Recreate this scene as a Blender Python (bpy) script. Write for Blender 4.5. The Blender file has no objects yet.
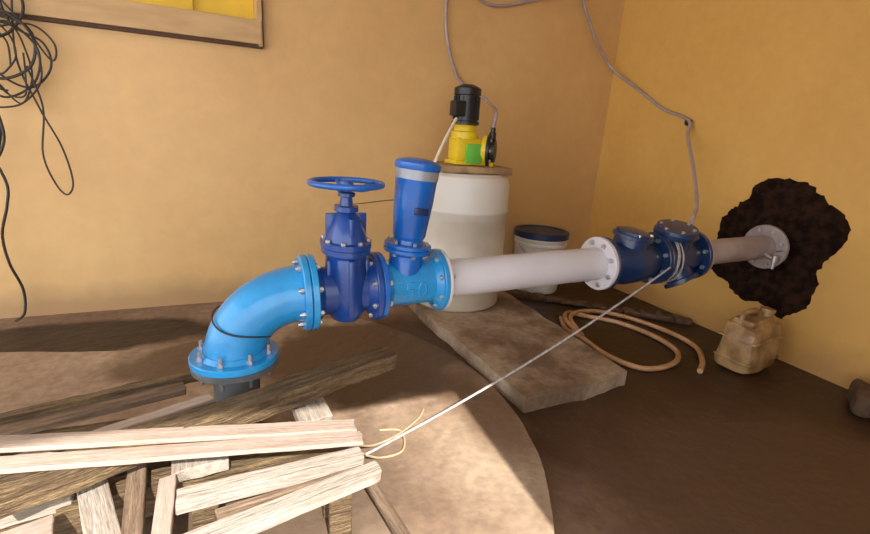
import bpy, bmesh, math, random
from mathutils import Vector, Matrix, noise
random.seed(7)
sc = bpy.context.scene
V = Vector

# ---------------------------------------------------------------- materials
def mat(name, col, col2=None, scale=6.0, rough=0.5, metal=0.0, bump=0.0, bscale=40.0,
        stretch=(1, 1, 1), lo=0.4, hi=0.6, detail=6, trans=0.0, spec=0.5, coat=0.0, fine=0.0):
    m = bpy.data.materials.new(name); m.use_nodes = True
    nt = m.node_tree; N = nt.nodes; L = nt.links
    b = N['Principled BSDF']
    b.inputs['Roughness'].default_value = rough
    b.inputs['Metallic'].default_value = metal
    b.inputs['Specular IOR Level'].default_value = spec
    b.inputs['Coat Weight'].default_value = coat
    b.inputs['Transmission Weight'].default_value = trans
    tc = N.new('ShaderNodeTexCoord'); mp = N.new('ShaderNodeMapping')
    mp.inputs['Scale'].default_value = stretch
    L.new(tc.outputs['Object'], mp.inputs['Vector'])
    c1 = (*col, 1); c2 = (*(col2 or [c * 0.85 for c in col]), 1)
    nz = N.new('ShaderNodeTexNoise'); nz.inputs['Scale'].default_value = scale
    nz.inputs['Detail'].default_value = detail
    L.new(mp.outputs[0], nz.inputs['Vector'])
    rp = N.new('ShaderNodeValToRGB')
    rp.color_ramp.elements[0].position = lo; rp.color_ramp.elements[0].color = c1
    rp.color_ramp.elements[1].position = hi; rp.color_ramp.elements[1].color = c2
    L.new(nz.outputs['Fac'], rp.inputs[0]); src = rp.outputs[0]
    if fine > 0:      # fine grain / grit speckle
        n3 = N.new('ShaderNodeTexNoise'); n3.inputs['Scale'].default_value = scale * 9; n3.inputs['Detail'].default_value = 8
        L.new(mp.outputs[0], n3.inputs['Vector'])
        r3 = N.new('ShaderNodeMapRange'); r3.inputs['From Min'].default_value = .35; r3.inputs['From Max'].default_value = .65
        r3.inputs['To Min'].default_value = 1 - fine; r3.inputs['To Max'].default_value = 1 + fine * .4
        L.new(n3.outputs['Fac'], r3.inputs['Value'])
        vm = N.new('ShaderNodeVectorMath'); vm.operation = 'SCALE'
        L.new(src, vm.inputs[0]); L.new(r3.outputs[0], vm.inputs['Scale']); src = vm.outputs[0]
    L.new(src, b.inputs['Base Color'])
    if bump > 0:
        n2 = N.new('ShaderNodeTexNoise'); n2.inputs['Scale'].default_value = bscale
        n2.inputs['Detail'].default_value = 8
        L.new(mp.outputs[0], n2.inputs['Vector'])
        bp = N.new('ShaderNodeBump'); bp.inputs['Strength'].default_value = bump
        bp.inputs['Distance'].default_value = 0.02
        L.new(n2.outputs['Fac'], bp.inputs['Height']); L.new(bp.outputs[0], b.inputs['Normal'])
    return m

def mixmask(m, col, fac_builder, rough=None):
    nt = m.node_tree; N = nt.nodes; L = nt.links; b = N['Principled BSDF']
    src = b.inputs['Base Color'].links[0].from_socket
    mx = N.new('ShaderNodeMix'); mx.data_type = 'RGBA'
    L.new(src, mx.inputs[6])
    mx.inputs[7].default_value = (*col, 1)
    f = fac_builder(nt); L.new(f, mx.inputs[0]); L.new(mx.outputs[2], b.inputs['Base Color'])
    if rough is not None:
        mr = N.new('ShaderNodeMix'); mr.data_type = 'FLOAT'
        if b.inputs['Roughness'].links:
            L.new(b.inputs['Roughness'].links[0].from_socket, mr.inputs[2])
        else:
            mr.inputs[2].default_value = b.inputs['Roughness'].default_value
        mr.inputs[3].default_value = rough
        L.new(f, mr.inputs[0]); L.new(mr.outputs[0], b.inputs['Roughness'])

def blob(center, radii, soft=0.25, nscale=2.5, namp=0.6, fmax=1.0):
    def f(nt):
        N = nt.nodes; L = nt.links
        tc = N.new('ShaderNodeTexCoord')
        s = N.new('ShaderNodeVectorMath'); s.operation = 'SUBTRACT'
        L.new(tc.outputs['Object'], s.inputs[0]); s.inputs[1].default_value = center
        d = N.new('ShaderNodeVectorMath'); d.operation = 'DIVIDE'
        L.new(s.outputs[0], d.inputs[0]); d.inputs[1].default_value = radii
        ln = N.new('ShaderNodeVectorMath'); ln.operation = 'LENGTH'; L.new(d.outputs[0], ln.inputs[0])
        nz = N.new('ShaderNodeTexNoise'); nz.inputs['Scale'].default_value = nscale; nz.inputs['Detail'].default_value = 8
        L.new(tc.outputs['Object'], nz.inputs['Vector'])
        ma = N.new('ShaderNodeMath'); ma.operation = 'MULTIPLY_ADD'
        L.new(nz.outputs['Fac'], ma.inputs[0]); ma.inputs[1].default_value = namp; ma.inputs[2].default_value = -namp / 2
        ad = N.new('ShaderNodeMath'); ad.operation = 'ADD'
        L.new(ln.outputs['Value'], ad.inputs[0]); L.new(ma.outputs[0], ad.inputs[1])
        mr = N.new('ShaderNodeMapRange'); mr.inputs['From Min'].default_value = 1 + soft / 2
        mr.inputs['From Max'].default_value = 1 - soft / 2; mr.inputs['To Max'].default_value = fmax
        L.new(ad.outputs[0], mr.inputs['Value'])
        return mr.outputs[0]
    return f

M = {}
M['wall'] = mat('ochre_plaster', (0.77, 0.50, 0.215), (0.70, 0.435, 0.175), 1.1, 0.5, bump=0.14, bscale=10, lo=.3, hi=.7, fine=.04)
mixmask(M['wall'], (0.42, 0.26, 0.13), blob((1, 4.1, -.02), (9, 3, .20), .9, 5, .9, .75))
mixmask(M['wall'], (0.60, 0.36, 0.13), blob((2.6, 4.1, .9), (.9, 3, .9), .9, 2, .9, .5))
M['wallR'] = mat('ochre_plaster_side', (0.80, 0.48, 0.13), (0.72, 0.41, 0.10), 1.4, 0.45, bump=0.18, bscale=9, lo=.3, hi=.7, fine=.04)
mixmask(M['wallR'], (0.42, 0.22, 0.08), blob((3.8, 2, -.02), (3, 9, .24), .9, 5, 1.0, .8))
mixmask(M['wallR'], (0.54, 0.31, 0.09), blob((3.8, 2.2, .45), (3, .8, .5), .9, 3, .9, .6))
M['ceil'] = mat('bounce_white', (0.82, 0.82, 0.82), None, 2, 0.8)  # white picked for neutral bounce light off surfaces out of view
M['floor'] = mat('earthy_concrete', (0.30, 0.20, 0.135), (0.20, 0.125, 0.08), 2.2, 0.7, bump=0.5, bscale=9, lo=.35, hi=.65, fine=.2, spec=.3)
mixmask(M['floor'], (0.060, 0.031, 0.017), blob((3.0, 2.0, 0), (1.75, 2.3, 5), .3, 1.6, .8), 0.42)
mixmask(M['floor'], (0.028, 0.015, 0.009), blob((3.2, 2.8, 0), (1.0, 1.0, 5), .5, 2.6, 1.2, .85), 0.36)
mixmask(M['floor'], (0.125, 0.072, 0.043), blob((2.2, .9, 0), (1.0, .7, 5), .8, 2.6, 1.4, .8), 0.55)
mixmask(M['floor'], (0.075, 0.042, 0.025), blob((1.1, 2.9, 0), (.75, .5, 5), .5, 2.5, .9), 0.45)
mixmask(M['floor'], (0.03, 0.017, 0.012), blob((-1.1, 3.6, 0), (1.0, .30, 5), .25, 2.5, .7), 0.4)
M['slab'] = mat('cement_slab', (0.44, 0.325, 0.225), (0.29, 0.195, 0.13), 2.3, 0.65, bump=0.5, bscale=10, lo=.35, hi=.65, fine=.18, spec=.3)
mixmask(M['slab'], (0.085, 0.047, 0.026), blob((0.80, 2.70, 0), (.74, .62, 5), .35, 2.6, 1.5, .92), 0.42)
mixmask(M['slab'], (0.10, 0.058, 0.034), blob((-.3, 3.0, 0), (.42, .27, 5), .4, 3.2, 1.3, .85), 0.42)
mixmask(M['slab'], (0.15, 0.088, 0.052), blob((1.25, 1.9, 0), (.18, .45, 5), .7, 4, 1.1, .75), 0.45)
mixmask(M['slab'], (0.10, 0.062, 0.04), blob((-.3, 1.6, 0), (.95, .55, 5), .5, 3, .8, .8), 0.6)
M['plinth'] = mat('cement_plinth', (0.40, 0.30, 0.215), (0.19, 0.125, 0.08), 3.0, 0.6, bump=0.5, bscale=12, fine=.2, spec=.3)
M['blueL'] = mat('light_blue_epoxy', (0.02, 0.31, 0.68), (0.015, 0.25, 0.58), 5, 0.3, spec=.5, coat=.3, bump=.14, bscale=22)
M['blueM'] = mat('blue_epoxy', (0.008, 0.125, 0.50), (0.006, 0.095, 0.40), 5, 0.3, coat=.3, bump=.08, bscale=25)
M['blueD'] = mat('deep_blue_epoxy', (0.008, 0.055, 0.27), (0.006, 0.04, 0.20), 5, 0.3, coat=.25, bump=.08, bscale=25)
M['blueX'] = mat('dark_blue_coating', (0.008, 0.034, 0.12), (0.006, 0.022, 0.08), 8, 0.32, coat=.2)
M['pipe'] = mat('pale_grey_paint', (0.66, 0.65, 0.70), (0.60, 0.58, 0.62), 4, 0.35)
M['pipe2'] = mat('weathered_grey_paint', (0.44, 0.38, 0.38), (0.33, 0.27, 0.27), 6, 0.45)
M['steel'] = mat('zinc_bolts', (0.6, 0.6, 0.62), None, 20, 0.3, metal=.8)
M['dkpipe'] = mat('grey_riser', (0.13, 0.135, 0.14), (0.08, 0.085, 0.09), 8, 0.5)
M['band'] = mat('grey_band', (0.33, 0.35, 0.40), None, 8, 0.4, metal=.3)
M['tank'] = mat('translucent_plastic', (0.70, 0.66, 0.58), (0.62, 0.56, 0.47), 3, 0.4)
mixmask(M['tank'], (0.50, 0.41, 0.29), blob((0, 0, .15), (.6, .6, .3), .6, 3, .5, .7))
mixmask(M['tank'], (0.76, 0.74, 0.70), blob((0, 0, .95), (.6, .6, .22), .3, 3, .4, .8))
M['lidw'] = mat('wooden_lid', (0.46, 0.31, 0.16), (0.30, 0.18, 0.085), 9, 0.7, bump=.2)
M['bucket'] = mat('white_bucket', (0.74, 0.71, 0.68), (0.64, 0.6, 0.55), 5, 0.45)
M['lid'] = mat('navy_lid', (0.008, 0.032, 0.10), None, 5, 0.4)
M['yel'] = mat('yellow_housing', (0.85, 0.62, 0.02), (0.8, 0.55, 0.02), 6, 0.35)
M['blk'] = mat('black_plastic', (0.012, 0.012, 0.014), None, 6, 0.35)
M['grn'] = mat('green_label', (0.16, 0.6, 0.08), None, 6, 0.5)
M['tube'] = mat('cloudy_pvc_tube', (0.36, 0.29, 0.31), (0.44, 0.35, 0.35), 10, 0.3)
M['cream'] = mat('cream_tube', (0.8, 0.74, 0.58), None, 10, 0.4)
M['hose'] = mat('tan_hose', (0.58, 0.33, 0.17), (0.45, 0.24, 0.11), 6, 0.35)
M['cable'] = mat('black_cable', (0.035, 0.025, 0.02), None, 6, 0.5)
M['rope'] = mat('grey_cord', (0.50, 0.48, 0.47), (0.33, 0.31, 0.30), 60, 0.8)
M['straw'] = mat('straw_string', (0.55, 0.42, 0.25), None, 20, 0.8)
M['mud'] = mat('fresh_mortar', (0.012, 0.006, 0.004), (0.034, 0.016, 0.009), 14, 0.95, bump=1.0, bscale=35, spec=.1)
M['jerry'] = mat('dirty_jerrycan', (0.46, 0.30, 0.14), (0.25, 0.14, 0.06), 8, 0.4, bump=.3, bscale=12)
M['stone'] = mat('brown_stone', (0.14, 0.08, 0.045), (0.08, 0.045, 0.025), 12, 0.85, bump=.6)
M['woodW'] = mat('whitewashed_timber', (0.50, 0.44, 0.37), (0.33, 0.26, 0.20), 3, 0.7, bump=.4, bscale=12, stretch=(1, 14, 14), lo=.35, hi=.7, fine=.3)
M['woodP'] = mat('pale_timber', (0.50, 0.40, 0.33), (0.40, 0.29, 0.22), 3, 0.65, bump=.3, bscale=12, stretch=(1, 16, 16), lo=.35, hi=.7, fine=.25)
M['woodD'] = mat('weathered_timber', (0.27, 0.18, 0.085), (0.10, 0.058, 0.027), 5, 0.8, bump=.9, bscale=14, stretch=(1, 12, 12), lo=.35, hi=.65, fine=.5)
M['woodB'] = mat('brown_timber', (0.27, 0.185, 0.12), (0.16, 0.10, 0.062), 4, 0.75, bump=.4, bscale=14, stretch=(1, 12, 12), fine=.3)
M['yelp'] = mat('yellow_shutter_paint', (0.9, 0.6, 0.04), None, 3, 0.5)
M['sill'] = mat('tan_sill_paint', (0.60, 0.40, 0.19), (0.52, 0.33, 0.15), 3, 0.6, stretch=(1, 4, 4))
M['dark'] = mat('frame_shadow_strip', (0.09, 0.045, 0.025), None, 5, 0.8)  # dark colour stands in for shadow along the window frame and sill

# ---------------------------------------------------------------- mesh builder
def frame(d):
    d = V(d).normalized()
    a = V((0, 0, 1)) if abs(d.z) < 0.9 else V((0, 1, 0))
    u = a.cross(d).normalized(); w = d.cross(u).normalized()
    return u, w, d

def catmull(P, n=8, closed=False):
    P = [V(p) for p in P]; out = []
    m = len(P); rng = m if closed else m - 1
    for i in range(rng):
        g = lambda k: P[k % m] if closed else P[max(0, min(m - 1, k))]
        p0, p1, p2, p3 = g(i - 1), g(i), g(i + 1), g(i + 2)
        for j in range(n):
            t = j / n
            out.append(0.5 * ((2 * p1) + (p2 - p0) * t + (2 * p0 - 5 * p1 + 4 * p2 - p3) * t * t + (3 * p1 - p0 - 3 * p2 + p3) * t ** 3))
    if not closed: out.append(P[-1])
    return out

class B:
    def __init__(s, name, origin):
        s.name = name; s.o = V(origin); s.v = []; s.f = []; s.mi = []; s.mats = []
    def m(s, key):
        mt = M[key]
        if mt not in s.mats: s.mats.append(mt)
        return s.mats.index(mt)
    def add(s, vs, fs, key):
        k = len(s.v); i = s.m(key)
        s.v += [V(v) - s.o for v in vs]
        for f in fs: s.f.append([k + q for q in f]); s.mi.append(i)
    def lathe(s, p, axis, prof, key, seg=40, sx=1.0, sy=1.0, cap=True, ref=None, a0=0):
        p = V(p); u, w, d = frame(axis)
        if ref is not None:
            u = V(ref).normalized(); w = d.cross(u).normalized()
        vs = []; fs = []
        for t, r in prof:
            for k in range(seg):
                a = 2 * math.pi * k / seg + a0
                vs.append(p + d * t + u * math.cos(a) * r * sx + w * math.sin(a) * r * sy)
        for i in range(len(prof) - 1):
            for k in range(seg):
                a, b = i * seg + k, i * seg + (k + 1) % seg
                fs.append([a, b, b + seg, a + seg])
        if cap:
            fs.append(list(range(seg))[::-1]); n = (len(prof) - 1) * seg
            fs.append([n + k for k in range(seg)])
        s.add(vs, fs, key)
    def cyl(s, a, b, r, key, seg=24, r2=None):
        a = V(a); b = V(b); s.lathe(a, b - a, [(0, r), ((b - a).length, r2 if r2 is not None else r)], key, seg)
    def sweep(s, P, r, key, seg=10, closed=False):
        P = [V(p) for p in P]; n = len(P); vs = []; fs = []
        rr = r if callable(r) else (lambda t: r)
        def tan(i):
            if closed: return (P[(i + 1) % n] - P[(i - 1) % n]).normalized()
            return (P[min(n - 1, i + 1)] - P[max(0, i - 1)]).normalized()
        t = tan(0); u, w, _ = frame(t)
        for i in range(n):
            t = tan(i); u = (u - t * u.dot(t)).normalized(); w = t.cross(u)
            for k in range(seg):
                a = 2 * math.pi * k / seg; q = rr(i / (n - 1))
                vs.append(P[i] + u * math.cos(a) * q + w * math.sin(a) * q)
        for i in range(n if closed else n - 1):
            j = (i + 1) % n
            for k in range(seg):
                fs.append([i * seg + k, i * seg + (k + 1) % seg, j * seg + (k + 1) % seg, j * seg + k])
        if not closed:
            fs.append(list(range(seg))[::-1]); fs.append([(n - 1) * seg + k for k in range(seg)])
        s.add(vs, fs, key)
    def box(s, c, size, key, rot=None, bev=0.004, sub=0, jit=0, nf=9, taper=0):
        bm = bmesh.new(); bmesh.ops.create_cube(bm, size=1)
        bmesh.ops.scale(bm, vec=V(size), verts=bm.verts)
        if bev: bmesh.ops.bevel(bm, geom=bm.edges[:], offset=bev, segments=2, affect='EDGES', profile=0.5)
        if sub:
            bmesh.ops.subdivide_edges(bm, edges=bm.edges[:], cuts=sub, use_grid_fill=True)
        R = rot.to_3x3() if rot else Matrix.Identity(3)
        vs = []
        for v in bm.verts:
            co = v.co.copy()
            if taper: k = 1 - taper * (co.z / size[2] + .5); co.x *= k; co.y *= k
            if jit: co += noise.noise_vector(co * nf + V(c)) * jit
            vs.append(V(c) + R @ co)
        fs = [[v.index for v in f.verts] for f in bm.faces]
        bm.free(); s.add(vs, fs, key)
    def flange(s, p, axis, R, th, key, n=8, bolt=0.011, bkey='steel', bl=0.03, rr=0.8, ext=0.0):
        p = V(p); d = V(axis).normalized(); u, w, _ = frame(d)
        c = min(.004, th / 4)
        s.lathe(p, d, [(0, R - c), (c, R), (th - c, R), (th, R - c)], key, 48)
        for k in range(n):
            a = 2 * math.pi * (k + .5) / n
            q = p + (u * math.cos(a) + w * math.sin(a)) * R * rr
            s.lathe(q - d * bl * .5, d, [(0, bolt * .6), (th + bl, bolt * .6)], bkey, 8)
            s.lathe(q - d * (.016), d, [(0, bolt * 1.15), (.015, bolt * 1.15)], bkey, 6)
            s.lathe(q + d * (th + .001), d, [(0, bolt * 1.15), (.015, bolt * 1.15)], bkey, 6)
    def done(s, smooth=True, angle=35):
        me = bpy.data.meshes.new(s.name); me.from_pydata([tuple(v) for v in s.v], [], s.f)
        for m in s.mats: me.materials.append(m)
        me.polygons.foreach_set('material_index', s.mi)
        bm = bmesh.new(); bm.from_mesh(me); bmesh.ops.recalc_face_normals(bm, faces=bm.faces); bm.to_mesh(me); bm.free()
        if smooth:
            me.polygons.foreach_set('use_smooth', [True] * len(me.polygons))
            me.set_sharp_from_angle(angle=math.radians(angle))
        ob = bpy.data.objects.new(s.name, me); ob.location = s.o
        sc.collection.objects.link(ob); return ob

# ---------------------------------------------------------------- room
def slabbox(name, lo, hi, key):
    b = B(name, (0, 0, 0)); lo = V(lo); hi = V(hi)
    b.box((lo + hi) / 2, hi - lo, key, bev=0)
    return b.done(smooth=False)

slabbox('floor', (-6, -6, -0.2), (3.8, 4.1, 0), 'floor')
H = 3.3
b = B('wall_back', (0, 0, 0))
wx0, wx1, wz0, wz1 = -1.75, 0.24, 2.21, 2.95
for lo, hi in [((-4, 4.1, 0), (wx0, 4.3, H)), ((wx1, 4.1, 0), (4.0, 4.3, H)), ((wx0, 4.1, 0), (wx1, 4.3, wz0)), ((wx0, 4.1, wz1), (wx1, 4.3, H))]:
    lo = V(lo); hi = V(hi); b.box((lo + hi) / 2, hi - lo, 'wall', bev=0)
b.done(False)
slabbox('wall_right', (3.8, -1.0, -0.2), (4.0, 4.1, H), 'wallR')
b = B('sun_blocker_wall', (0, 0, 0))  # unseen wall and lintel, added to bound the sun patch on the floor
for lo, hi in [((0.98, -1.0, 0), (3.8, -0.8, H)), ((-4, -1.0, 2.85), (0.98, -0.8, H))]:
    lo = V(lo); hi = V(hi); b.box((lo + hi) / 2, hi - lo, 'ceil', bev=0)
b.done(False)
slabbox('ceiling', (-4, -1.0, H), (4.0, 4.3, H + .12), 'ceil')

b = B('window_1', (-.7, 4.1, 2.3))
b.box((-.755, 4.25, 2.58), (1.99, .02, .74), 'yelp', bev=0)
b.box((-.755, 4.08, 2.145), (2.07, .10, .165), 'sill', bev=.004)
b.box((-.755, 4.085, 2.05), (2.09, .08, .022), 'dark', bev=0)  # shadow line below the sill, built as a dark strip
b.box((.272, 4.08, 2.5), (.03, .08, .9), 'sill', bev=0)
b.box((.292, 4.085, 2.5), (.012, .08, .9), 'dark', bev=0)  # shadow beside the proud frame, built as a dark strip
for x in (-.2, -.75, -1.3): b.box((x, 4.22, 2.58), (.05, .04, .74), 'yelp')
b.done(False)

def extr(b, P, z0, z1, key, jag=0.0):
    Q = []
    for i in range(len(P)):
        a = V((*P[i], 0)); c = V((*P[(i + 1) % len(P)], 0)); n = max(1, int((c - a).length / .06)) if jag else 1
        for j in range(n):
            p = a.lerp(c, j / n); o = noise.noise_vector(p * 6) * jag
            Q.append((p.x + o.x, min(4.09, p.y + o.y)))
    n = len(Q)
    vs = [(x, y, z0) for x, y in Q] + [(x, y, z1) for x, y in Q]
    fs = [[i, (i + 1) % n, n + (i + 1) % n, n + i] for i in range(n)] + [[n + i for i in range(n)]]
    b.add(vs, fs, key)
b = B('concrete_plinth', (0, 0, 0))
P = [(1.42, 4.09), (1.40, 3.2), (1.44, 2.5), (1.46, 1.86), (1.9, 1.87), (2.30, 1.93), (2.33, 2.8), (2.36, 4.09)]
extr(b, P, 0, .10, 'plinth', .022); b.done(False)
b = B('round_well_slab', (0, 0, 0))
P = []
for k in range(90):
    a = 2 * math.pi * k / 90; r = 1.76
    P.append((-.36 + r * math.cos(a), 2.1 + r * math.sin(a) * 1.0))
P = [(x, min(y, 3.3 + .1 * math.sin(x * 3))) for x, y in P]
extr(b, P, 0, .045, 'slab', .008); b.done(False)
b = B('mortar_kerb', (3, 3.2, 0))
for i in range(12):
    t = i / 11; p = V((2.5, 3.66, .02)).lerp(V((3.7, 2.62, .02)), t)
    b.box(p, (.15, .10, .04 + .02 * random.random()), 'stone', Matrix.Rotation(-.72 + random.uniform(-.1, .1), 4, 'Z'), .012, 2, .02)
b.done()

# ---------------------------------------------------------------- pipeline
SL = 0.027
def ax(x): return V((x, 2.09, .75 + SL * (x - .34)))
D = V((1, 0, SL)).normalized()

b = B('pipe_elbow', (0, 2.09, .6))
ctr = V((.275, 2.09, .475)); R = .295
P = [ctr + V((-R * math.cos(a), 0, (ax(.275).z - .475) * math.sin(a))) for a in [math.pi / 2 * k / 24 for k in range(25)]]
P = [P[0] - V((0, 0, .01))] + P + [P[-1] + V((.03, 0, 0))]
b.sweep(P, lambda t: .128 + .010 * (abs(t - .5) * 2) ** 6, 'blueL', 40)
b.flange((-.02, 2.09, .457), (0, 0, 1), .19, .032, 'blueL', 8, .013, rr=.8, bl=.09)
b.flange(ax(.275), D, .178, .03, 'blueL', 8, .012, rr=.82, bl=.05)
b.lathe((-.02, 2.09, .489), (0, 0, 1), [(0, .15), (.02, .135)], 'blueL')
q = ctr + V((-R * math.cos(.5), 0, R * math.sin(.5))); tdir = V((math.sin(.5), 0, math.cos(.5)))
u, w, _ = frame(tdir)
b.sweep([q + (u * math.cos(a) + w * math.sin(a)) * .134 + tdir * .02 * math.sin(2 * a) for a in [2 * math.pi * k / 40 for k in range(40)]], .004, 'cable', 6, True)
b.done()
b = B('riser_pipe', (-.02, 2.09, .2))
b.cyl((-.02, 2.09, .045), (-.02, 2.09, .42), .10, 'dkpipe', 36)
b.flange((-.02, 2.09, .424), (0, 0, 1), .186, .03, 'dkpipe', 8, .012, rr=.8, bl=.1)
b.done()

gx = .485
b = B('gate_valve', (gx, 2.09, .8))
c = ax(gx)
b.flange(ax(.308), D, .178, .03, 'blueL', 8, .012, rr=.82, bl=.04)
b.flange(ax(.605), D, .17, .028, 'blueD', 8, .012, rr=.82, bl=.04)
b.cyl(ax(.34), ax(.62), .115, 'blueD', 36)
b.lathe(ax(.34), D, [(0, .15), (.03, .12)], 'blueD')
b.lathe(ax(.575), D, [(0, .12), (.03, .15)], 'blueD')
z = c.z
b.lathe((gx, 2.09, 0), (0, 0, 1), [(z - .15, .04), (z - .14, .09), (z - .09, .125), (z, .135), (z + .10, .128), (z + .17, .12), (z + .185, .13), (z + .19, .15), (z + .215, .15)], 'blueD', 40, .76, 1.0, ref=(1, 0, 0))
b.lathe((gx, 2.09, z + .218), (0, 0, 1), [(0, .15), (.025, .15), (.028, .12), (.06, .115), (.12, .085), (.155, .055), (.16, .05), (.163, .07), (.185, .07), (.188, .04), (.225, .034), (.23, .05), (.245, .05), (.25, .02)], 'blueD', 40, .78, 1.0, ref=(1, 0, 0))
for k in range(8):
    a = 2 * math.pi * (k + .5) / 8
    b.lathe((gx + .76 * .132 * math.cos(a), 2.09 + .132 * math.sin(a), z + .24), (0, 0, 1), [(0, .012), (.016, .012)], 'steel', 6)
for sy in (-1, 1):
    b.box((gx, 2.09 + sy * .115, z + .04), (.03, .04, .26), 'blueD')
    b.box((gx, 2.09 + sy * .085, z + .30), (.02, .06, .12), 'blueD')
for sx in (-1, 1):
    b.box((gx + sx * .09, 2.09 - .05, z + .05), (.02, .03, .22), 'blueD')
    b.box((gx + sx * .065, 2.09, z + .30), (.06, .018, .14), 'blueD')
b.cyl((gx, 2.09, z + .45), (gx, 2.09, z + .52), .014, 'steel', 16)
wz = z + .505
def wheel(b, c, R, key):
    c = V(c)
    b.sweep([c + V((math.cos(a) * R, math.sin(a) * R, 0)) for a in [2 * math.pi * k / 64 for k in range(64)]], .0135, key, 12, True)
    b.lathe(c - V((0, 0, .035)), (0, 0, 1), [(0, .03), (.03, .034), (.045, .028), (.05, .018)], key, 24)
    for k in range(5):
        a = 2 * math.pi * k / 5 + .4
        e = V((math.cos(a), math.sin(a), 0))
        b.sweep(catmull([c + e * .02 - V((0, 0, .02)), c + e * R * .5 - V((0, 0, .022)), c + e * R], 6), lambda t: .012 - .003 * t, key, 8)
wheel(b, (gx, 2.09, wz), .162, 'blueM')
b.done()

b = B('pipe_tee', (.8, 2.09, .76))
b.flange(ax(.636), D, .168, .028, 'blueM', 8, .012, rr=.82, bl=.04)
b.cyl(ax(.66), ax(.955), .113, 'blueL', 40)
b.lathe(ax(.666), D, [(0, .145), (.03, .115)], 'blueL'); b.lathe(ax(.92), D, [(0, .115), (.03, .14)], 'blueL')
b.flange(ax(.95), D, .162, .025, 'blueL', 8, .011, rr=.82, bl=.04)
tx = .79; tz = ax(tx).z
tl = V((math.sin(math.radians(5)), 0, math.cos(math.radians(5))))
bp = V((tx - .012, 2.09, tz))
b.lathe(bp, tl, [(.02, .10), (.12, .085), (.15, .085), (.165, .11)], 'blueM')
b.flange(bp + tl * .165, tl, .118, .022, 'blueM', 6, .011, rr=.8, bl=.03)
def stroke(pts):   # raised cast size marks, same paint as the body
    b.sweep([V((x, 2.09 - math.sqrt(max(0, .111 ** 2 - (zz) ** 2)) , tz + zz)) for x, zz in pts], .0055, 'blueL', 8)
stroke([(.735, .03), (.735, -.04)])
stroke([(.80, .03), (.765, .03), (.765, 0), (.79, .0), (.80, -.015), (.79, -.04), (.762, -.04)])
stroke([(.845 + .02 * math.cos(a), -.005 + .036 * math.sin(a)) for a in [k * .4 for k in range(17)]])
b.done()

b = B('air_release_valve', (tx, 2.09, 1.1))
b.flange(bp + tl * .188, tl, .118, .022, 'blueM', 6, .009, rr=.8, bl=.02)
b.lathe(bp + tl * .21, tl, [(0, .075), (.02, .072), (.04, .082), (.2, .096), (.31, .101), (.316, .103)], 'blueM', 44)
b.lathe(bp + tl * .525, tl, [(0, .104), (.045, .106)], 'band', 44)
b.lathe(bp + tl * .57, tl, [(0, .108), (.006, .112), (.030, .112), (.04, .1), (.05, .06), (.054, .03)], 'blueM', 44)
b.box(bp + tl * .38 + V((.01, -.094, 0)), (.07, .01, .035), 'blueX', Matrix.Rotation(math.radians(5), 4, 'Y'))
b.done()

b = B('water_pipe', (1.5, 2.09, .78))
b.flange(ax(.977), D, .160, .018, 'pipe', 8, .01, rr=.82, bl=.02)
b.cyl(ax(.98), ax(2.06), .10, 'pipe', 48)
b.lathe(ax(.99), D, [(0, .115), (.02, .101)], 'pipe')
b.flange(ax(2.04), D, .165, .028, 'pipe', 8, .013, rr=.8, bl=.03)
b.done()
b = B('check_valve', (2.3, 2.09, .8))
b.flange(ax(2.071), D, .165, .028, 'blueX', 8, .012, rr=.82)
b.lathe(ax(2.09), D, [(0, .11), (.08, .125), (.15, .15), (.26, .145), (.36, .115), (.40, .115)], 'blueX', 40)
b.flange(ax(2.48), D, .17, .028, 'blueX', 8, .012, rr=.82)
cz = ax(2.27).z
b.lathe((2.27, 2.09, cz), (.12, -.1, 1), [(.02, .12), (.15, .105), (.155, .125), (.175, .125), (.178, .115), (.195, .11), (.21, .06)], 'blueX', 36)
for k in range(6):
    a = 2 * math.pi * k / 6
    b.lathe((2.29 + .1 * math.cos(a), 2.07 + .1 * math.sin(a), cz + .17), (.1, -.1, 1), [(0, .012), (.02, .012)], 'steel', 6)
b.done()
b = B('pipe_strainer', (2.7, 2.09, .82))
b.flange(ax(2.511), D, .17, .028, 'blueX', 8, .012, rr=.82)
b.lathe(ax(2.53), D, [(0, .11), (.06, .12), (.16, .13), (.28, .12), (.33, .115)], 'blueX', 40)
b.flange(ax(2.84), D, .17, .028, 'blueX', 8, .012, rr=.82)
c = ax(2.66)
dd = V((-.12, -.2, 1)).normalized()
b.lathe(c, dd, [(.02, .105), (.16, .10), (.165, .135), (.19, .135), (.194, .13), (.215, .125), (.22, .05)], 'blueX', 36)
u, w, _ = frame(dd)
for k in range(6):
    a = 2 * math.pi * k / 6
    b.lathe(c + dd * .21 + (u * math.cos(a) + w * math.sin(a)) * .1, dd, [(0, .011), (.014, .011)], 'steel', 6)
dd = V((.25, -.55, -.8)).normalized()
b.lathe(c, dd, [(.02, .09), (.16, .085), (.165, .11), (.19, .11), (.2, .04)], 'blueX', 36)
for i, xx in enumerate((2.545, 2.58, 2.62)):      # cord wound round the body
    cc = ax(xx)
    b.sweep([cc + V((.025 * math.sin(a + i), math.cos(a) * .165, math.sin(a) * .165)) for a in [2 * math.pi * k / 32 for k in range(32)]], .005, 'rope', 6, True)
b.done()
b = B('outlet_pipe', (3.3, 2.09, .83))
b.flange(ax(2.87), D, .165, .022, 'pipe2', 8, .012, rr=.82)
b.cyl(ax(2.88), ax(3.785), .088, 'pipe2', 44)
b.flange(ax(3.66), D, .165, .026, 'pipe2', 8, .013, rr=.8)
q = ax(3.56)
b.cyl(q + V((0, -.08, -.03)), q + V((0, -.14, -.05)), .014, 'steel', 12)
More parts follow.
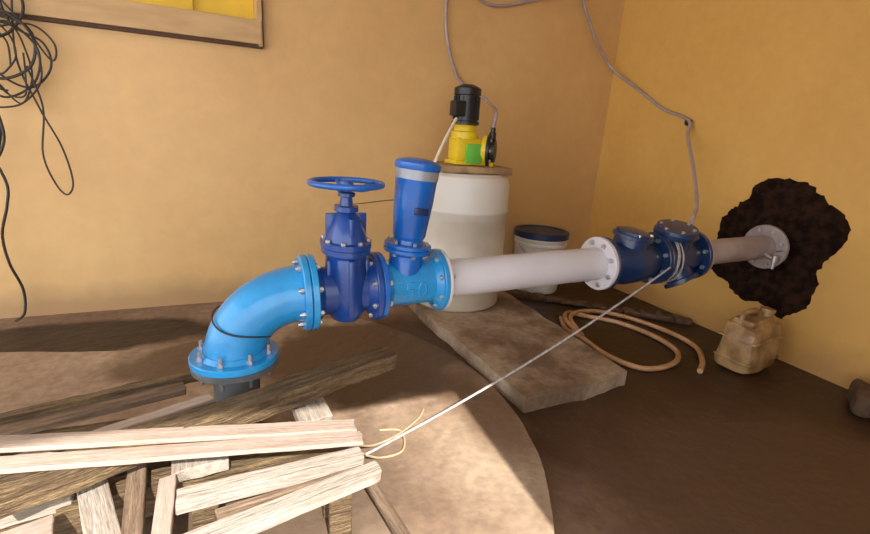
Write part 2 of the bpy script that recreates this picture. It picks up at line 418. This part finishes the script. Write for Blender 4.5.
b.lathe(q + V((0, -.15, -.02)), (0, 0, -1), [(0, .02), (.05, .02), (.055, .012), (.10, .012)], 'steel', 14)
b.cyl(q + V((-.02, -.15, .01)), q + V((.06, -.15, .01)), .007, 'steel', 8)
b.done()

b = B('mortar_patch', (3.8, 2.1, .85))
O = [(1.73, .84), (1.67, 1.0), (1.70, 1.13), (1.82, 1.21), (1.95, 1.31), (2.12, 1.35), (2.30, 1.30), (2.40, 1.16), (2.50, 1.04), (2.56, .92), (2.54, .72), (2.61, .60), (2.53, .50), (2.40, .46), (2.25, .37), (2.08, .37), (1.94, .33), (1.82, .40), (1.76, .55), (1.77, .72)]
OO = [p for p in catmull([V((0, y, z)) for y, z in O], 6, True)]
OO = [p + noise.noise_vector(p * 16) * .03 + noise.noise_vector(p * 45) * .02 for p in OO]
cen = V((0, 2.1, .85)); rings = 14; n = len(OO); vs = []; fs = []
for r in range(rings + 1):
    t = 1 - r / rings * .98
    for p in OO:
        q = cen.lerp(p, t)
        h = 0 if r == 0 else .018 + .022 * noise.noise(q * 14) + .012 * noise.noise(q * 40)
        vs.append((3.8 - max(0.001, h) , q.y, q.z))
for r in range(rings):
    for k in range(n):
        fs.append([r * n + k, r * n + (k + 1) % n, (r + 1) * n + (k + 1) % n, (r + 1) * n + k])
b.add(vs, fs, 'mud'); b.done(angle=80)

# ---------------------------------------------------------------- chemical tank + pump
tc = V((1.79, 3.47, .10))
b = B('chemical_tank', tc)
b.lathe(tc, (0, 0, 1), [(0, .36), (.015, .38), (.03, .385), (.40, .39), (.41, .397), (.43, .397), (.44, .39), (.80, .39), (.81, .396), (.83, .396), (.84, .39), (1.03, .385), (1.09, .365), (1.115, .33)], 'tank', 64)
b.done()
b = B('wooden_board', tc + V((0, 0, 1.15)))
b.box(tc + V((0.02, -.02, 1.146)), (.60, .48, .055), 'lidw', Matrix.Rotation(-.1, 4, 'Z'), .012, 3, .008)
b.done()
pc = V((1.74, 3.38, 1.276))
b = B('dosing_pump', pc)
b.box(pc + V((0, 0, .02)), (.26, .22, .03), 'yel')
b.box(pc + V((-.01, 0, .12)), (.22, .18, .19), 'yel', bev=.03)
b.lathe(pc + V((-.02, 0, .2)), (0, 0, 1), [(0, .105), (.05, .105), (.06, .09), (.11, .08)], 'yel', 32)
b.lathe(pc + V((-.02, 0, .30)), (0, 0, 1), [(0, .07), (.01, .11), (.03, .11), (.035, .095), (.22, .095), (.225, .105), (.27, .105), (.28, .095), (.30, .05)], 'blk', 32)
for k in range(16):
    a = 2 * math.pi * k / 16
    b.box(pc + V((-.02 + .097 * math.cos(a), .097 * math.sin(a), .43)), (.014, .005, .17), 'blk', Matrix.Rotation(a, 4, 'Z'), 0)
b.box(pc + V((-.12, -.05, .42)), (.09, .10, .11), 'blk', bev=.008)
b.box(pc + V((.02, -.115, .09)), (.14, .02, .15), 'grn', bev=.004)
b.lathe(pc + V((.10, 0, .12)), (1, -.8, 0), [(0, .07), (.05, .07), (.055, .12), (.09, .12)], 'yel', 32)
e = V((1, -.8, 0)).normalized(); u, w, _ = frame(e)
h0 = pc + V((.10, 0, .12)) + e * .09
b.lathe(h0, e, [(0, .125), (.025, .125), (.03, .095), (.06, .09), (.065, .05)], 'blk', 32)
for k in range(8):
    a = 2 * math.pi * k / 8
    b.lathe(h0 + e * .03 + (u * math.cos(a) + w * math.sin(a)) * .108, e, [(0, .011), (.012, .011)], 'steel', 6)
for sz in (1, -1):
    b.lathe(h0 + e * .03 + V((0, 0, sz * .09)), (0, 0, sz), [(0, .028), (.05, .028), (.055, .02), (.09, .02)] if sz > 0 else [(0, .028), (.05, .028), (.06, .02)], 'blk' if sz > 0 else 'yel', 14)
b.done()
top = h0 + e * .03 + V((0, 0, .18))

b = B('dosing_tube', (2, 3.5, 1.6))
b.sweep(catmull([tuple(top + V((0, 0, .002))), tuple(top + V((.02, .02, .12))), (2.12, 3.72, 1.78), (2.14, 3.95, 1.86), (2.05, 4.06, 1.93), (1.93, 4.07, 2.05), (1.83, 4.07, 2.3), (1.80, 4.07, 2.6), (1.86, 4.07, 2.8), (2.0, 4.07, 2.72), (2.25, 4.07, 2.64), (2.6, 4.07, 2.72), (3.0, 4.07, 2.86), (3.18, 4.06, 2.92), (3.29, 4.06, 2.75), (3.47, 4.05, 2.5), (3.68, 4.0, 2.26), (3.775, 3.69, 2.05), (3.775, 3.35, 1.86), (3.77, 3.05, 1.76), (3.68, 2.95, 1.62), (3.4, 2.62, 1.38), (3.1, 2.3, 1.15), (2.86, 2.12, 1.08), (2.80, 2.09, 1.0)], 10), .0145, 'tube', 10)
b.lathe((3.79, 3.05, 1.74), (-1, 0, 0), [(0, .03), (.03, .03)], 'blk', 8)
b.done()
b = B('suction_tube', (1.6, 3.5, 1.4))
b.sweep(catmull([(1.60, 3.30, 1.62), (1.50, 3.22, 1.50), (1.40, 3.16, 1.34), (1.37, 3.18, 1.20), (1.37, 3.22, .9)], 8), .012, 'cream', 10)
b.done()

bc = V((2.90, 3.79, 0.0))
b = B('plastic_bucket', bc)
b.lathe(bc, (0, 0, 1), [(0, .22), (.01, .23), (.48, .258), (.49, .27), (.51, .27), (.52, .262), (.545, .264), (.55, .275), (.565, .275), (.58, .265)], 'bucket', 56)
b.lathe(bc + V((0, 0, .565)), (0, 0, 1), [(0, .278), (.055, .278), (.062, .27), (.062, .235), (.05, .23)], 'lid', 56)
b.lathe(bc + V((0, 0, .605)), (0, 0, 1), [(0, .225), (.012, .225)], 'lid', 56)
b.sweep([bc + V((.275 * math.cos(a), -.02 - .27 * math.sin(a), .5 - .2 * math.sin(a))) for a in [math.pi * k / 24 for k in range(25)]], .005, 'steel', 6)
b.done()

jc = V((3.38, 1.86, 0))
b = B('plastic_jerrycan', jc)
Rz = Matrix.Rotation(.12, 4, 'Z')
b.box(jc + V((0, 0, .185)), (.38, .25, .37), 'jerry', Rz, .045, 3, .035, 5, .04)
for zz in (.1, .26): b.box(jc + V((0, 0, zz)), (.385, .255, .018), 'jerry', Rz, .006, 3, .02, 5)
b.box(jc + V((-.02, 0, .375)), (.26, .15, .05), 'jerry', Rz, .02, 2, .02)
b.lathe(jc + V((.12, 0, .36)), (.1, 0, 1), [(0, .042), (.06, .04), (.062, .048), (.085, .048)], 'jerry', 20)
b.sweep(catmull([jc + V((-.15, 0, .36)), jc + V((-.13, 0, .43)), jc + V((.0, 0, .44)), jc + V((.06, 0, .37))], 6), .018, 'jerry', 10)
b.done()
b = B('stone_block', (3.55, 1.15, 0))
b.box((3.58, 1.17, .085), (.28, .22, .16), 'stone', Matrix.Rotation(.4, 4, 'Z'), .03, 3, .03); b.done()

b = B('garden_hose', (2.8, 2.5, .02))
b.sweep(catmull([(2.60, 2.97, .02), (2.48, 2.75, .02), (2.44, 2.5, .05), (2.47, 2.25, .02), (2.58, 2.03, .02), (2.85, 2.02, .02), (3.06, 2.16, .02), (3.12, 2.42, .02), (3.05, 2.72, .02), (2.85, 2.95, .02), (2.70, 3.0, .045), (2.56, 2.86, .05), (2.52, 2.6, .02), (2.64, 2.9, .05), (2.95, 3.02, .03), (3.2, 2.85, .02), (3.32, 2.5, .02), (3.3, 2.2, .02), (3.12, 1.99, .02), (2.95, 1.88, .02)], 10), .0195, 'hose', 12)
b.done()

b = B('cord_line', (1.3, 1.9, .5))
A_ = V((2.46, 1.905, .80)); C_ = V((.47, 1.62, .16))
b.sweep([A_.lerp(C_, t) - V((0, 0, .05 * 4 * t * (1 - t))) for t in [k / 30 for k in range(31)]], .006, 'rope', 6)
b.done()
b = B('straw_string', (.6, 1.7, .1))
b.sweep(catmull([(.42, 1.66, .2), (.55, 1.78, .07), (.7, 1.84, .055), (.84, 1.93, .055), (.9, 2.0, .055)], 6), .005, 'straw', 6)
b.sweep(catmull([(.44, 1.62, .18), (.56, 1.7, .06), (.68, 1.72, .055), (.72, 1.86, .055), (.62, 1.9, .055)], 6), .005, 'straw', 6)
b.done()

b = B('electric_cable_bundle', (-1.2, 4.05, 1.6))
def wl(pts, r=.009): b.sweep(catmull([(x + .0, 3.99 - random.random() * .03, z) for x, z in pts], 8), r, 'cable', 7)
wl([(-1.17, 2.3), (-1.12, 2.1), (-1.2, 1.95), (-1.32, 1.85), (-1.36, 1.6), (-1.33, 1.3), (-1.42, 1.1)])
wl([(-1.25, 2.3), (-1.2, 2.0), (-1.05, 1.9), (-1.03, 1.75), (-1.15, 1.62), (-1.3, 1.7), (-1.34, 1.9), (-1.22, 2.0), (-1.08, 1.86), (-1.12, 1.66), (-1.28, 1.55), (-1.4, 1.62)], .007)
wl([(-1.3, 2.3), (-1.28, 2.05), (-1.12, 1.98), (-1.08, 1.7), (-1.2, 1.52), (-1.36, 1.48)], .006)
wl([(-1.4, 2.2), (-1.25, 2.08), (-1.1, 1.95), (-1.13, 1.75), (-1.3, 1.66), (-1.42, 1.78)])
wl([(-1.16, 2.2), (-1.2, 1.8), (-1.12, 1.5), (-1.03, 1.25), (-1.0, 1.02), (-1.04, .93), (-1.1, 1.0), (-1.14, 1.2), (-1.1, 1.5), (-1.15, 1.75)], .006)
wl([(-1.42, 1.2), (-1.36, 1.0), (-1.38, .85), (-1.44, .65), (-1.43, .45), (-1.39, .25), (-1.40, .08), (-1.46, .02)], .009)
wl([(-1.34, 2.0), (-1.38, 1.7), (-1.34, 1.4), (-1.4, 1.15), (-1.5, 1.0)], .009)
wl([(-1.35, 2.28), (-1.15, 2.02), (-1.02, 1.8), (-.99, 1.9), (-1.1, 2.0), (-1.3, 1.95)], .006)
for k in range(5):
    cx, cz, rr = -1.26 + random.uniform(-.06, .06), 1.80 + random.uniform(-.12, .1), random.uniform(.1, .2)
    wl([(cx + (rr + random.uniform(-.04, .04)) * math.cos(a + k) * .7, cz + (rr + random.uniform(-.05, .05)) * 1.2 * math.sin(a + k)) for a in [k2 * .75 for k2 in range(random.randint(5, 9))]], .0055)
b.done()
b = B('wall_scratch', (1.1, 4.09, .9))  # thin dark line for a hairline scratch in the plaster
b.sweep(catmull([(.85, 4.093, .83), (1.1, 4.093, .85), (1.4, 4.093, .88), (1.46, 4.093, .84)], 6), .003, 'cable', 5); b.done()

# ---------------------------------------------------------------- planks
def plank(p0, p1, w, th, key, roll=0, jit=.0012):
    p0 = V(p0); p1 = V(p1); d = (p1 - p0); L = d.length; d.normalize()
    side = V((0, 0, 1)).cross(d).normalized(); up = d.cross(side).normalized()
    mtx = Matrix((d, side, up)).transposed().to_4x4() @ Matrix.Rotation(roll, 4, 'X')
    c = (p0 + p1) / 2 - (mtx.to_3x3() @ V((0, 0, 1))) * th / 2
    b = B('wooden_plank', (0, 0, 0))
    bm = bmesh.new(); bmesh.ops.create_cube(bm, size=1)
    bmesh.ops.scale(bm, vec=(L, w, th), verts=bm.verts)
    bmesh.ops.bevel(bm, geom=bm.edges[:], offset=.003, segments=1, affect='EDGES')
    n = max(2, int(L / .04))
    ed = [e for e in bm.edges if abs((e.verts[0].co - e.verts[1].co).x) > L * .5]
    bmesh.ops.subdivide_edges(bm, edges=ed, cuts=n, use_grid_fill=True)
    ed = [e for e in bm.edges if abs((e.verts[0].co - e.verts[1].co).y) > w * .5]
    bmesh.ops.subdivide_edges(bm, edges=ed, cuts=3, use_grid_fill=True)
    seed = V((random.random() * 50, 0, 0))
    for v in bm.verts:
        co = v.co.copy(); e = (abs(co.x) > L * .49)
        v.co += noise.noise_vector(co * 7 + seed) * jit * 1.5 + noise.noise_vector(co * 30 + seed) * jit
        if e: v.co.x += noise.noise(V((co.y * 25, co.z * 25, seed.x))) * (jit * 5 + .004)
    b.add([v.co.copy() for v in bm.verts], [[v.index for v in f.verts] for f in bm.faces], key)
    bm.free()
    ob = b.done(angle=40)
    ob.matrix_world = Matrix.Translation(c) @ mtx
    return ob

plank((-.72, 1.56, .395), (.72, 2.08, .40), .115, .085, 'woodD', jit=.006)      # rough weathered beam
plank((-.95, 1.62, .375), (-.12, 1.91, .385), .055, .05, 'woodP')                # pale edge board beside beam
plank((-1.2, 2.06, .31), (.02, 2.34, .31), .05, .045, 'woodD', jit=.003)
plank((-1.2, 1.99, .285), (-.25, 2.22, .285), .09, .03, 'woodB')
plank((-1.2, 1.75, .50), (.42, 1.61, .33), .075, .018, 'woodP')                  # long pale boards
plank((-1.1, 1.65, .47), (.43, 1.53, .325), .07, .018, 'woodP')
plank((.25, 2.15, .29), (.30, 1.82, .24), .15, .04, 'woodW')                     # short cross boards
plank((-.18, 1.93, .27), (-.155, 1.62, .27), .19, .05, 'woodW')
plank((-.26, 1.60, .27), (-.245, 1.1, .27), .055, .035, 'woodP')
plank((-.22, 1.455, .30), (.41, 1.475, .30), .07, .05, 'woodW')                  # rails
plank((-.20, 1.25, .30), (.45, 1.38, .30), .065, .05, 'woodW')
plank((-.10, 1.36, .285), (.40, 1.41, .285), .025, .03, 'woodB')
plank((-1.15, 1.82, .24), (-.64, 1.88, .24), .09, .04, 'woodB')
plank((-1.1, 1.63, .22), (-.57, 1.72, .22), .11, .05, 'woodW')
plank((-.9, 1.46, .22), (-.58, 1.55, .22), .10, .05, 'woodP')
plank((-.54, 1.80, .25), (-.40, 1.36, .25), .09, .04, 'woodW')
plank((-.38, 1.80, .25), (-.33, 1.3, .25), .06, .04, 'woodB')
plank((.46, 1.56, .10), (.53, 1.1, .10), .045, .025, 'woodB')
plank((-1.3, 1.70, .18), (.33, 1.72, .20), .10, .13, 'woodD')                    # bearers on the slab
plank((-1.3, 2.05, .25), (-.25, 2.0, .25), .10, .2, 'woodD')
for x, y in ((-.15, 1.28), (.30, 1.35), (.30, 1.47), (-.14, 1.46)):
    plank((x - .04, y, .248), (x + .04, y, .248), .045, .2, 'woodD')

# ---------------------------------------------------------------- light
w = bpy.data.worlds.new('sky'); sc.world = w; w.use_nodes = True
bg = w.node_tree.nodes['Background']; bg.inputs[0].default_value = (.95, .97, 1.0, 1); bg.inputs[1].default_value = 3.1
sl = bpy.data.lights.new('sun', 'SUN'); sl.energy = 8.5; sl.angle = math.radians(.6); sl.color = (1, .96, .9)
so = bpy.data.objects.new('sun', sl); sc.collection.objects.link(so)
so.rotation_euler = V((-.06, -1.06, .95)).to_track_quat('Z', 'Y').to_euler()

sc.view_settings.view_transform = 'Standard'
sc.view_settings.look = 'None'
sc.view_settings.exposure = 0.0

# ---------------------------------------------------------------- camera
cd = bpy.data.cameras.new('camera'); cd.sensor_width = 36; cd.lens = 36 * 460 / 870; cd.clip_start = .02
co = bpy.data.objects.new('camera', cd); sc.collection.objects.link(co)
Rm = Matrix(((.9155, .0547, -.3986), (-.3973, .2797, -.8740), (.0634, .9585, .2778)))
co.matrix_world = Matrix.Translation((0, 0, 1.5)) @ Rm.to_quaternion().normalized().to_matrix().to_4x4()
sc.camera = co
